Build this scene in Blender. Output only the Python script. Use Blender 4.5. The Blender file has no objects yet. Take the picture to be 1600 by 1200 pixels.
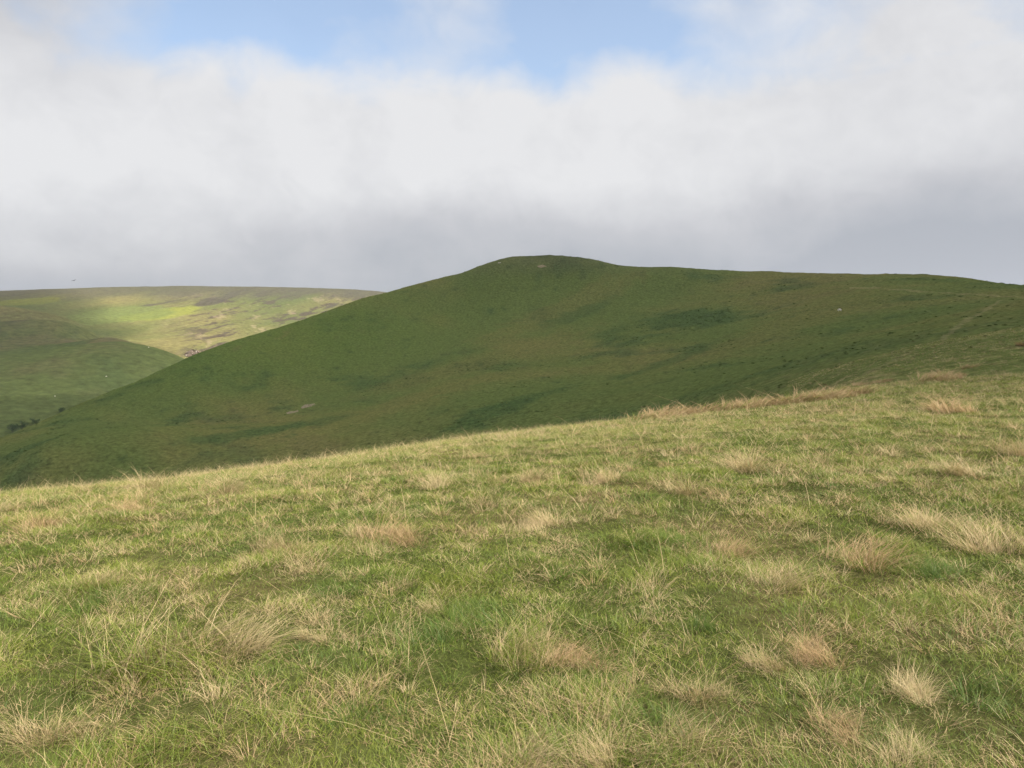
import bpy, bmesh, math
import numpy as np
from mathutils import Vector, Matrix

R = math.radians
rng = np.random.default_rng(7)
scene = bpy.context.scene
COL = scene.collection

# ------------------------------------------------------------------ camera
F = 1232.0            # focal length in pixels of a 1600 px wide frame
HZ = 500.0            # picture row of the horizon
EYE = 1.65
PITCH = math.atan((600 - HZ) / F)
cam_d = bpy.data.cameras.new("camera")
cam = bpy.data.objects.new("camera", cam_d)
COL.objects.link(cam)
cam.location = (0, 0, EYE)
cam.rotation_euler = (math.pi / 2 - PITCH, 0, 0)
cam_d.sensor_width = 36.0
cam_d.lens = 36.0 * F / 1600.0
cam_d.clip_start = 0.05
cam_d.clip_end = 30000
scene.camera = cam

# ------------------------------------------------------------------ light
SUN_EL, SUN_AZ = R(47), R(118)          # azimuth clockwise from +Y (to the right, a little behind)
SD = np.array([math.sin(SUN_AZ) * math.cos(SUN_EL), math.cos(SUN_AZ) * math.cos(SUN_EL), math.sin(SUN_EL)])
sun_d = bpy.data.lights.new("sun", 'SUN')
sun_d.energy = 5.0
sun_d.angle = R(0.6)
sun_d.color = (1.0, 0.92, 0.79)
sun = bpy.data.objects.new("sun", sun_d)
COL.objects.link(sun)
sun.rotation_euler = Vector(SD).to_track_quat('Z', 'Y').to_euler()
sun.location = (300, -200, 900)

world = bpy.data.worlds.new("World")
scene.world = world
world.use_nodes = True


def build_sky(w):
    nt = w.node_tree
    N = nt.nodes
    L = nt.links
    N.clear()

    def val(x):
        if isinstance(x, (int, float)):
            n = N.new('ShaderNodeValue')
            n.outputs[0].default_value = x
            return n.outputs[0]
        return x

    def m(op, a, b=0.0, c=0.0, clamp=False):
        n = N.new('ShaderNodeMath')
        n.operation = op
        n.use_clamp = clamp
        for i, x in enumerate((a, b, c)):
            if isinstance(x, (int, float)):
                n.inputs[i].default_value = x
            else:
                L.new(x, n.inputs[i])
        return n.outputs[0]

    def ss(x, a, b):
        n = N.new('ShaderNodeMapRange')
        n.interpolation_type = 'SMOOTHSTEP'
        L.new(x, n.inputs[0])
        n.inputs[1].default_value = a
        n.inputs[2].default_value = b
        return n.outputs[0]

    tc = N.new('ShaderNodeTexCoord')
    sep = N.new('ShaderNodeSeparateXYZ')
    L.new(tc.outputs['Generated'], sep.inputs[0])
    X, Y, Z = sep.outputs
    V = m('ARCSINE', m('MINIMUM', m('MAXIMUM', Z, -1.0), 1.0))
    U = m('ARCTAN2', X, Y)

    def noise(scale, detail=5, rough=0.55, stretch=(1, 1, 1), off=(0, 0, 0), dist=0.0):
        mp = N.new('ShaderNodeMapping')
        mp.inputs['Scale'].default_value = stretch
        mp.inputs['Location'].default_value = off
        L.new(tc.outputs['Generated'], mp.inputs[0])
        n = N.new('ShaderNodeTexNoise')
        n.inputs['Scale'].default_value = scale
        n.inputs['Detail'].default_value = detail
        n.inputs['Roughness'].default_value = rough
        n.inputs['Distortion'].default_value = dist
        L.new(mp.outputs[0], n.inputs['Vector'])
        return n.outputs['Fac']

    n_big = noise(2.2, 4, 0.5, (1, 1, 1.6), (3.1, 0.4, 1.0))
    n_mid = noise(6.0, 6, 0.55, (1, 1, 1.5), (0.7, 2.2, 5.0), 0.3)
    n_fine = noise(15.0, 7, 0.6, (1, 1, 1.3), (7.7, 1.2, 0.0), 0.4)
    n_lump = noise(9.0, 3, 0.45, (1, 1, 1.0), (1.7, 9.2, 3.0))

    def gauss(u0, v0, su, sv):
        a = m('DIVIDE', m('SUBTRACT', U, u0), su)
        b = m('DIVIDE', m('SUBTRACT', V, v0), sv)
        return m('EXPONENT', m('MULTIPLY', m('ADD', m('MULTIPLY', a, a), m('MULTIPLY', b, b)), -1.0))

    # the cloud bank along the horizon, its top edge lumpy
    edge = m('ADD', 0.280, m('MULTIPLY', m('SUBTRACT', n_lump, 0.5), 0.09))
    edge = m('ADD', edge, m('MULTIPLY', m('SUBTRACT', n_fine, 0.5), 0.05))
    d = m('SUBTRACT', edge, V)                     # positive inside the bank
    bank = ss(d, -0.045, 0.02)
    # broken veil above it, with clear gaps
    veil = m('ADD', 0.66, m('MULTIPLY', m('SUBTRACT', n_mid, 0.5), 1.5))
    veil = m('ADD', veil, m('MULTIPLY', m('SUBTRACT', n_fine, 0.5), 0.5))
    veil = m('SUBTRACT', veil, m('MULTIPLY', gauss(0.075, 0.33, 0.10, 0.13), 1.1))
    veil = m('SUBTRACT', veil, m('MULTIPLY', gauss(-0.34, 0.34, 0.17, 0.09), 0.8))
    veil = m('ADD', veil, m('MULTIPLY', gauss(-0.55, 0.36, 0.17, 0.13), 0.55))
    veil = m('ADD', veil, m('MULTIPLY', ss(U, 0.16, 0.45), 0.32))
    veil = m('MULTIPLY', veil, 0.93, clamp=True)
    cover = m('MAXIMUM', bank, veil)
    cover = m('MAXIMUM', m('MINIMUM', cover, 0.985), 0.16)

    # tone of the cloud: grey base, white shoulders, greyer where it is thick
    h = m('ADD', V, m('MULTIPLY', m('SUBTRACT', n_mid, 0.5), 0.10))
    h = m('ADD', h, m('MULTIPLY', m('SUBTRACT', n_big, 0.5), 0.14))
    tone = ss(h, 0.02, 0.19)
    tone = m('SUBTRACT', tone, m('MULTIPLY', ss(U, 0.12, 0.5), 0.22))
    tone = m('SUBTRACT', tone, m('MULTIPLY', gauss(-0.55, 0.36, 0.17, 0.10), 0.6))
    tone = m('ADD', tone, m('MULTIPLY', m('SUBTRACT', n_fine, 0.5), 0.5))
    tone = m('ADD', tone, m('MULTIPLY', m('SUBTRACT', n_lump, 0.5), 0.35))
    tone = m('ADD', tone, m('MULTIPLY', gauss(-0.52, 0.065, 0.20, 0.026), 0.40), clamp=True)
    ramp = N.new('ShaderNodeValToRGB')
    L.new(tone, ramp.inputs[0])
    e = ramp.color_ramp.elements
    e[0].position = 0.0
    e[0].color = (0.45, 0.47, 0.515, 1)
    e[1].position = 1.0
    e[1].color = (0.82, 0.82, 0.83, 1)
    k = ramp.color_ramp.elements.new(0.45)
    k.color = (0.585, 0.59, 0.62, 1)

    sky = N.new('ShaderNodeTexSky')
    sky.sky_type = 'NISHITA'
    sky.sun_disc = False
    sky.sun_elevation = SUN_EL
    sky.sun_rotation = SUN_AZ
    sky.air_density = 1.0
    sky.dust_density = 0.8
    sky.ozone_density = 0.0
    b1 = N.new('ShaderNodeBackground')
    b1.inputs[1].default_value = 0.15
    L.new(sky.outputs[0], b1.inputs[0])
    b2 = N.new('ShaderNodeBackground')
    b2.inputs[1].default_value = 0.71
    L.new(ramp.outputs[0], b2.inputs[0])
    mix = N.new('ShaderNodeMixShader')
    L.new(cover, mix.inputs[0])
    L.new(b1.outputs[0], mix.inputs[1])
    L.new(b2.outputs[0], mix.inputs[2])
    out = N.new('ShaderNodeOutputWorld')
    L.new(mix.outputs[0], out.inputs[0])


build_sky(world)
world.cycles.sampling_method = 'MANUAL'
world.cycles.sample_map_resolution = 512

vs = scene.view_settings
vs.view_transform = 'Standard'
vs.look = 'None'
vs.exposure = 0.50
vs.gamma = 1.0
vs.use_curve_mapping = False
scene.render.engine = 'CYCLES'
cy = scene.cycles
cy.use_denoising = True
cy.max_bounces = 4
cy.diffuse_bounces = 2
cy.glossy_bounces = 2
cy.transmission_bounces = 4
cy.transparent_max_bounces = 8
cy.volume_bounces = 2
cy.use_adaptive_sampling = False


# ------------------------------------------------------------------ numeric helpers
def ray(px, py):
    cx = (px - 800.0) / F
    cyy = (600.0 - py) / F
    sp, cp = math.sin(PITCH), math.cos(PITCH)
    return np.array([cx, cp + cyy * sp, -sp + cyy * cp])


def at(px, py, dist):
    """the point seen at a picture position, a horizontal distance away"""
    d = ray(px, py)
    s = dist / math.hypot(d[0], d[1])
    return np.array([d[0] * s, d[1] * s, EYE + d[2] * s])


def azim(px, py):
    d = ray(px, py)
    return math.atan2(d[0], d[1])


def slope(px, py):
    d = ray(px, py)
    return d[2] / math.hypot(d[0], d[1])


def _hash(ix, iy, seed):
    h = (ix.astype(np.int64) * 374761393 + iy.astype(np.int64) * 668265263 + seed * 1442695041) & 0xFFFFFFFF
    h = ((h ^ (h >> 13)) * 1274126177) & 0xFFFFFFFF
    h = h ^ (h >> 16)
    return (h & 0xFFFF) / 65535.0 * 2 * np.pi


def perlin(x, y, seed=0):
    x0 = np.floor(x)
    y0 = np.floor(y)
    fx = x - x0
    fy = y - y0
    u = fx * fx * fx * (fx * (fx * 6 - 15) + 10)
    v = fy * fy * fy * (fy * (fy * 6 - 15) + 10)

    def g(dx, dy):
        a = _hash(x0 + dx, y0 + dy, seed)
        return np.cos(a) * (fx - dx) + np.sin(a) * (fy - dy)
    n = (g(0, 0) * (1 - u) + g(1, 0) * u) * (1 - v) + (g(0, 1) * (1 - u) + g(1, 1) * u) * v
    return n * 1.5                       # about -1..1


def fbm(x, y, wl, octv=4, seed=0, gain=0.5):
    s = np.zeros_like(x, dtype=float)
    a = 1.0
    t = 0.0
    for i in range(octv):
        s += a * perlin(x / wl + 17.3 * i, y / wl - 9.1 * i, seed + i)
        t += a
        a *= gain
        wl *= 0.5
    return s / t * 1.4


def sstep(a, b, x):
    t = np.clip((x - a) / (b - a), 0, 1)
    return t * t * (3 - 2 * t)


def mixc(a, b, f):
    return a + (np.asarray(b) - a) * f[..., None]


class TPS:
    """thin-plate surface through scattered survey points"""

    def __init__(self, pts, lam=1e-4):
        P = np.array(pts, float)
        self.s = np.abs(P[:, :2]).max()
        self.p = P[:, :2] / self.s
        n = len(P)
        A = np.zeros((n + 3, n + 3))
        A[:n, :n] = self.k(self.p, self.p) + np.eye(n) * lam
        Q = np.c_[np.ones(n), self.p]
        A[:n, n:] = Q
        A[n:, :n] = Q.T
        self.w = np.linalg.solve(A, np.r_[P[:, 2], 0, 0, 0])

    @staticmethod
    def k(a, b):
        r2 = ((a[:, None, :] - b[None, :, :]) ** 2).sum(2)
        return 0.5 * r2 * np.log(r2 + 1e-12)

    def __call__(self, x, y):
        q = np.c_[x.ravel(), y.ravel()] / self.s
        out = np.zeros(len(q))
        for i in range(0, len(q), 60000):
            c = q[i:i + 60000]
            out[i:i + 60000] = self.k(c, self.p) @ self.w[:-3] + np.c_[np.ones(len(c)), c] @ self.w[-3:]
        return out.reshape(x.shape)


# ------------------------------------------------------------------ the lie of the land
# the brow of the near field: picture position of its edge
brow = [(-500, 812), (-200, 793), (0, 775), (250, 752), (500, 721), (700, 690), (850, 671), (1000, 654), (1150, 634),
        (1260, 619), (1350, 603), (1450, 590), (1600, 575), (1900, 560)]
_th = np.array([azim(*b) for b in brow])
_k = np.array([(slope(*b) / 2) ** 2 / EYE for b in brow])
_rc = np.sqrt(EYE / _k)


def near_k(th):
    return np.interp(th, _th, _k)


def near_h(x, y):
    r2 = x * x + y * y
    th = np.arctan2(x, y)
    k = near_k(th)
    back = sstep(0.9, 1.6, np.abs(th))
    k = k * (1 - back) + 0.0025 * back
    z = -k * r2
    r = np.sqrt(r2)
    amp = np.minimum(1, r / 3.0)
    z = z + amp * (0.022 * fbm(x, y, 2.4, 3, 11) + 0.022 * fbm(x, y, 0.5, 2, 23))
    return z


sky_l = [(-300, 800, 400), (-150, 745, 425), (0, 690, 450), (60, 664, 462), (120, 636, 475), (200, 603, 492), (260, 575, 505), (310, 553, 515),
         (360, 535, 525), (430, 514, 540), (500, 490, 550), (560, 469, 560), (610, 455, 570), (670, 439, 575), (740, 422, 580),
         (770, 410, 580), (790, 405.5, 580), (830, 403.5, 580), (862, 402, 580), (900, 404, 575), (935, 409, 570), (968, 416, 565),
         (1030, 418, 550), (1100, 421, 535), (1200, 424, 515), (1300, 428, 490), (1370, 430.5, 470), (1430, 434, 450), (1500, 438, 430),
         (1550, 443, 415), (1600, 450, 400), (1700, 463, 370), (1900, 490, 320)]
pts = []
for i, (a, b, dd) in enumerate(sky_l):
    p = at(a, b, dd)
    pts.append(p)
    drop = 32 if a < 760 else 10
    if 730 < a < 1040:
        pts.append(at(a, b + 5, dd - 32))
    q = at(a, b, dd * 1.17)
    pts.append((q[0], q[1], p[2] - drop))
    if i % 2 == 0:
        q = at(a, b, dd * 1.55)
        pts.append((q[0], q[1], p[2] - drop * 3.2))
face = [(0, 745, 290), (250, 732, 270), (500, 703, 255), (700, 674, 240), (850, 655, 225), (1000, 638, 200), (1150, 618, 165),
        (1250, 604, 130), (200, 660, 370), (400, 600, 420), (400, 660, 330), (600, 560, 440), (600, 630, 325),
        (800, 520, 450), (800, 590, 325), (1000, 500, 430), (1000, 570, 310), (1200, 480, 395), (1200, 545, 275),
        (1350, 470, 350), (1350, 530, 245), (1450, 470, 320), (860, 440, 530), (1050, 455, 490), (700, 480, 520),
        # the bank on the right that joins the near field to the hill
        (1350, 588, 95), (1420, 565, 110), (1500, 560, 95), (1600, 560, 85), (1600, 530, 115), (1500, 528, 140), (1420, 545, 150),
        (1600, 500, 165), (1530, 498, 190), (1560, 474, 260), (1600, 470, 250), (1800, 540, 95), (1800, 500, 170)]
for a, b, dd in face:
    pts.append(at(a, b, dd))
for a, dd, z in [(-300, 80, -42), (0, 80, -36), (250, 80, -33), (500, 80, -29), (700, 80, -24), (850, 80, -19), (1000, 80, -15), (1150, 80, -11),
                 (1260, 80, -7.2), (1350, 75, -5.3), (1450, 70, -4.5), (1600, 62, -3.6), (1800, 60, -3.2),
                 (-300, 180, -92), (0, 180, -78), (250, 170, -66), (500, 170, -58), (700, 160, -47), (850, 150, -38), (1000, 130, -26),
                 (-300, 290, -100), (1150, 115, -15.5)]:
    q = at(a, 600, dd)
    pts.append((q[0], q[1], z))
hill_tps = TPS(pts, 3e-7)


def hill_h(x, y):
    z = hill_tps(x, y)
    r = np.hypot(x, y)
    a = sstep(70, 200, r)
    # contour-hugging hummocks and small terracettes
    z = z + a * (0.22 * fbm(x, y, 4, 2, 45) + 0.55 * fbm(x, y, 16, 4, 41, 0.6) + 1.3 * fbm(x, y, 70, 2, 51) * (1 - 0.8 * sstep(400, 520, r)))
    z = z + (1 - a) * 0.25 * fbm(x, y, 7, 3, 61)
    return z


def ground_h(x, y):
    r = np.hypot(x, y)
    w = sstep(38, 85, r)
    out = np.where(w < 1, near_h(x, y), 0) * (1 - w)
    far = w > 0
    if far.any():
        hz = np.zeros_like(x)
        hz[far] = hill_h(x[far], y[far])
        out = out + hz * w
    return out


def hit_ground(px, py, hf, r0, r1):
    """march the view ray of a picture position until it meets the land"""
    d = ray(px, py)
    s = np.geomspace(r0, r1, 4000) / math.hypot(d[0], d[1])
    X, Y, Z = d[0] * s, d[1] * s, EYE + d[2] * s
    below = np.where(hf(X, Y) > Z)[0]
    i = below[0] if len(below) else int(np.argmin(np.abs(Z - hf(X, Y))))
    x, y = X[i], Y[i]
    return np.array([x, y, float(hf(np.array([x]), np.array([y]))[0])])


# far moor and the spur in front of it
moor_pts = []
for a, b, dd in [(-500, 470, 2700), (-200, 461, 2700), (0, 455, 2700), (160, 449.5, 2750), (300, 447.5, 2800), (450, 449, 2800), (560, 453, 2750), (620, 458, 2700),
                 (800, 475, 2600), (1000, 490, 2500)]:
    p = at(a, b, dd)
    moor_pts.append(p)
    q = at(a, b, dd * 1.3)
    moor_pts.append((q[0], q[1], p[2] - 40))
for a, b, dd in [(-300, 500, 2000), (0, 498, 1950), (150, 500, 1950), (300, 495, 2050), (450, 492, 2100), (600, 490, 2150), (0, 475, 2300), (300, 470, 2400), (500, 468, 2420),
                 (295, 556, 1420), (240, 540, 1500), (350, 545, 1480), (420, 525, 1650), (500, 510, 1800), (300, 525, 1700), (150, 525, 1650), (0, 530, 1600),
                 (-300, 540, 1600), (280, 600, 1250), (100, 600, 1300), (-200, 620, 1300), (700, 540, 1700), (1000, 540, 1700)]:
    moor_pts.append(at(a, b, dd))
moor_tps = TPS(moor_pts, 1e-5)


def moor_h(x, y):
    return moor_tps(x, y) + 2.0 * fbm(x, y, 170, 4, 71, 0.5) + 0.8 * fbm(x, y, 40, 3, 77)


spur_pts = []
for a, b, dd in [(-500, 470, 2300), (-200, 472, 2150), (0, 479, 2000), (60, 490, 1820), (110, 506, 1560), (170, 527, 1330), (225, 540, 1250), (265, 551, 1205), (300, 566, 1150), (330, 582, 1100)]:
    p = at(a, b, dd)
    spur_pts.append(p)
    q = at(a, b, dd * 1.14)
    spur_pts.append((q[0], q[1], p[2] - (26 if a > 150 else 10)))
for a, b, dd in [(-300, 530, 1500), (0, 535, 1430), (100, 545, 1300), (-300, 500, 1850), (0, 505, 1750)]:
    spur_pts.append(at(a, b, dd))
for a, b, dd in [(-300, 600, 1000), (0, 590, 1010), (100, 590, 1010), (200, 585, 1030), (0, 640, 880), (100, 635, 890), (200, 615, 960), (0, 680, 790), (60, 690, 780),
                 (-300, 700, 800), (270, 600, 1020), (300, 640, 900), (150, 680, 800), (-300, 790, 640), (0, 760, 650), (300, 720, 720)]:
    spur_pts.append(at(a, b, dd))
spur_tps = TPS(spur_pts, 1e-5)


def spur_h(x, y):
    return spur_tps(x, y) + 1.1 * fbm(x, y, 80, 4, 81, 0.55)


# ------------------------------------------------------------------ mesh helpers
def mesh_from(name, verts, tris=None, quads=None, check=True):
    me = bpy.data.meshes.new(name)
    nt = 0 if tris is None else len(tris)
    nq = 0 if quads is None else len(quads)
    me.vertices.add(len(verts))
    me.vertices.foreach_set("co", np.ascontiguousarray(verts, np.float32).ravel())
    loops = []
    if nt:
        loops.append(np.asarray(tris, np.int32).ravel())
    if nq:
        loops.append(np.asarray(quads, np.int32).ravel())
    loops = np.concatenate(loops)
    me.loops.add(len(loops))
    me.loops.foreach_set("vertex_index", loops)
    me.polygons.add(nt + nq)
    starts = np.concatenate([np.arange(nt) * 3, nt * 3 + np.arange(nq) * 4]).astype(np.int32)
    me.polygons.foreach_set("loop_start", starts)
    me.update(calc_edges=True)
    if check:
        me.validate()
    return me


def smooth(me):
    me.polygons.foreach_set("use_smooth", np.ones(len(me.polygons), bool))


def attr_f(me, name, data):
    a = me.attributes.new(name, 'FLOAT', 'POINT')
    a.data.foreach_set("value", np.ascontiguousarray(data, np.float32))


def attr_c(me, name, data):
    a = me.attributes.new(name, 'FLOAT_COLOR', 'POINT')
    c = np.ones((len(data), 4), np.float32)
    c[:, :3] = data
    a.data.foreach_set("color", c.ravel())


def attr_v(me, name, data):
    a = me.attributes.new(name, 'FLOAT_VECTOR', 'POINT')
    a.data.foreach_set("vector", np.ascontiguousarray(data, np.float32).ravel())


def link(name, me, mat=None, parent=None, **props):
    o = bpy.data.objects.new(name, me)
    COL.objects.link(o)
    if mat is not None and me is not None and len(me.materials) == 0:
        me.materials.append(mat)
    if parent is not None:
        o.parent = parent
    for k, v in props.items():
        o[k] = v
    return o


def polar_sheet(name, hf, th0, th1, nth, rr):
    th = np.linspace(th0, th1, nth)
    T, RR = np.meshgrid(th, rr, indexing='ij')
    X = RR * np.sin(T)
    Y = RR * np.cos(T)
    Z = hf(X, Y)
    n, mm = X.shape
    idx = np.arange(n * mm).reshape(n, mm)
    q = np.stack([idx[:-1, :-1], idx[:-1, 1:], idx[1:, 1:], idx[1:, :-1]], -1).reshape(-1, 4)
    q = q[:, ::-1]
    me = mesh_from(name, np.stack([X, Y, Z], -1).reshape(-1, 3), quads=q)
    smooth(me)
    return me, X.ravel(), Y.ravel(), Z.ravel()


# ------------------------------------------------------------------ materials
def new_mat(name):
    mt = bpy.data.materials.new(name)
    mt.use_nodes = True
    nt = mt.node_tree
    nt.nodes.clear()
    return mt, nt.nodes, nt.links


def land_material(name, fine, fine_amt, bump_scale, bump_dist):
    """ground cover: patch colours from the land's own colour map, fine speckle and relief from noise"""
    mt, N, L = new_mat(name)
    at_ = N.new('ShaderNodeAttribute')
    at_.attribute_name = "cover"
    geo = N.new('ShaderNodeNewGeometry')
    n1 = N.new('ShaderNodeTexNoise')
    n1.inputs['Scale'].default_value = fine
    n1.inputs['Detail'].default_value = 6
    n1.inputs['Roughness'].default_value = 0.7
    L.new(geo.outputs['Position'], n1.inputs['Vector'])
    mr = N.new('ShaderNodeMapRange')
    L.new(n1.outputs['Fac'], mr.inputs[0])
    mr.inputs[1].default_value = 0.3
    mr.inputs[2].default_value = 0.7
    mr.inputs[3].default_value = 1 - fine_amt
    mr.inputs[4].default_value = 1 + fine_amt
    mul = N.new('ShaderNodeVectorMath')
    mul.operation = 'SCALE'
    L.new(at_.outputs['Color'], mul.inputs[0])
    L.new(mr.outputs[0], mul.inputs['Scale'])
    n2 = N.new('ShaderNodeTexNoise')
    n2.inputs['Scale'].default_value = bump_scale
    n2.inputs['Detail'].default_value = 5
    n2.inputs['Roughness'].default_value = 0.65
    L.new(geo.outputs['Position'], n2.inputs['Vector'])
    bp = N.new('ShaderNodeBump')
    bp.inputs['Strength'].default_value = 1.0
    bp.inputs['Distance'].default_value = bump_dist
    L.new(n2.outputs['Fac'], bp.inputs['Height'])
    d = N.new('ShaderNodeBsdfDiffuse')
    d.inputs['Roughness'].default_value = 0.8
    L.new(mul.outputs[0], d.inputs['Color'])
    L.new(bp.outputs[0], d.inputs['Normal'])
    o = N.new('ShaderNodeOutputMaterial')
    L.new(d.outputs[0], o.inputs[0])
    return mt


def plain_material(name, col, rough=0.85, var=0.25, scale=3.0, bump=0.0):
    mt, N, L = new_mat(name)
    tc = N.new('ShaderNodeTexCoord')
    n = N.new('ShaderNodeTexNoise')
    n.inputs['Scale'].default_value = scale
    n.inputs['Detail'].default_value = 6
    L.new(tc.outputs['Object'], n.inputs['Vector'])
    mr = N.new('ShaderNodeMapRange')
    L.new(n.outputs['Fac'], mr.inputs[0])
    mr.inputs[1].default_value = 0.25
    mr.inputs[2].default_value = 0.75
    mr.inputs[3].default_value = 1 - var
    mr.inputs[4].default_value = 1 + var
    mul = N.new('ShaderNodeVectorMath')
    mul.operation = 'SCALE'
    mul.inputs[0].default_value = col
    L.new(mr.outputs[0], mul.inputs['Scale'])
    p = N.new('ShaderNodeBsdfPrincipled')
    p.inputs['Roughness'].default_value = rough
    p.inputs['Specular IOR Level'].default_value = 0.2
    L.new(mul.outputs[0], p.inputs['Base Color'])
    if bump:
        b = N.new('ShaderNodeBump')
        b.inputs['Distance'].default_value = bump
        L.new(n.outputs['Fac'], b.inputs['Height'])
        L.new(b.outputs[0], p.inputs['Normal'])
    o = N.new('ShaderNodeOutputMaterial')
    L.new(p.outputs[0], o.inputs[0])
    return mt


def blade_material(name):
    """grass: each blade carries its own lot: green or dead, its shade of green, its shade of straw"""
    mt, N, L = new_mat(name)

    def attr(nm):
        a = N.new('ShaderNodeAttribute')
        a.attribute_name = nm
        return a.outputs['Fac']

    def m(op, a, b=0.0, c=0.0, clamp=False):
        n = N.new('ShaderNodeMath')
        n.operation = op
        n.use_clamp = clamp
        for i, x in enumerate((a, b, c)):
            if isinstance(x, (int, float)):
                n.inputs[i].default_value = x
            else:
                L.new(x, n.inputs[i])
        return n.outputs[0]

    def mix(f, a, b):
        n = N.new('ShaderNodeMix')
        n.data_type = 'RGBA'
        L.new(f, n.inputs['Factor'])
        for s, x in ((n.inputs['A'], a), (n.inputs['B'], b)):
            if isinstance(x, tuple):
                s.default_value = (*x, 1)
            else:
                L.new(x, s)
        return n.outputs['Result']
    rnd2, tt, dry, hue, warm = attr("rnd2"), attr("along"), attr("dry"), attr("hue"), attr("warm")
    g = mix(hue, (0.052, 0.130, 0.017), (0.245, 0.292, 0.036))
    g = mix(m('MULTIPLY', rnd2, 0.4), g, (0.16, 0.22, 0.045))
    g = mix(m('MULTIPLY', m('POWER', tt, 3.0), 0.30), g, (0.36, 0.32, 0.11))
    s = mix(warm, (0.60, 0.49, 0.27), (0.52, 0.35, 0.185))
    s = mix(m('MULTIPLY', m('SUBTRACT', rnd2, 0.25, clamp=True), 0.7), s, (0.27, 0.19, 0.10))
    c = mix(dry, g, s)
    d = N.new('ShaderNodeBsdfDiffuse')
    L.new(c, d.inputs['Color'])
    t = N.new('ShaderNodeBsdfTranslucent')
    L.new(c, t.inputs['Color'])
    mx = N.new('ShaderNodeMixShader')
    mx.inputs[0].default_value = 0.22
    L.new(d.outputs[0], mx.inputs[1])
    L.new(t.outputs[0], mx.inputs[2])
    gl = N.new('ShaderNodeBsdfGlossy')
    gl.inputs['Roughness'].default_value = 0.45
    gl.inputs['Color'].default_value = (0.9, 0.9, 0.9, 1)
    m2 = N.new('ShaderNodeMixShader')
    m2.inputs[0].default_value = 0.02
    L.new(mx.outputs[0], m2.inputs[1])
    L.new(gl.outputs[0], m2.inputs[2])
    o = N.new('ShaderNodeOutputMaterial')
    L.new(m2.outputs[0], o.inputs[0])
    return mt


M_field = land_material("field_soil", 9.0, 0.45, 14.0, 0.05)
M_hill = land_material("hill_turf", 0.7, 0.42, 0.5, 1.1)
M_moor = land_material("moor_turf", 0.10, 0.38, 0.06, 6.0)
M_grass = blade_material("grass_blades")

# ------------------------------------------------------------------ near field
RS = 60.0        # where the near field ends and the hill sheet begins (one height function, shared edge)


def field_cover(x, y):
    n = fbm(x, y, 3.0, 4, 101)
    c = np.zeros((len(x), 3)) + (0.060, 0.072, 0.022)
    c = mixc(c, (0.11, 0.09, 0.042), sstep(-0.2, 0.7, n))
    return c


rr = np.concatenate([np.linspace(0.0, 2.0, 12)[1:], np.geomspace(2.0, RS, 150)[1:]])
me, X, Y, Z = polar_sheet("near_field", ground_h, -math.pi, math.pi, 480, np.concatenate([[0.01], rr]))
attr_c(me, "cover", field_cover(X, Y))
near_field = link("near_field", me, M_field, kind="structure")


# ------------------------------------------------------------------ the hill
def seg_dist(x, y, a, b):
    ax, ay = a
    bx, by = b
    t = np.clip(((x - ax) * (bx - ax) + (y - ay) * (by - ay)) / ((bx - ax) ** 2 + (by - ay) ** 2), 0, 1)
    return np.hypot(x - ax - t * (bx - ax), y - ay - t * (by - ay))


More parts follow.
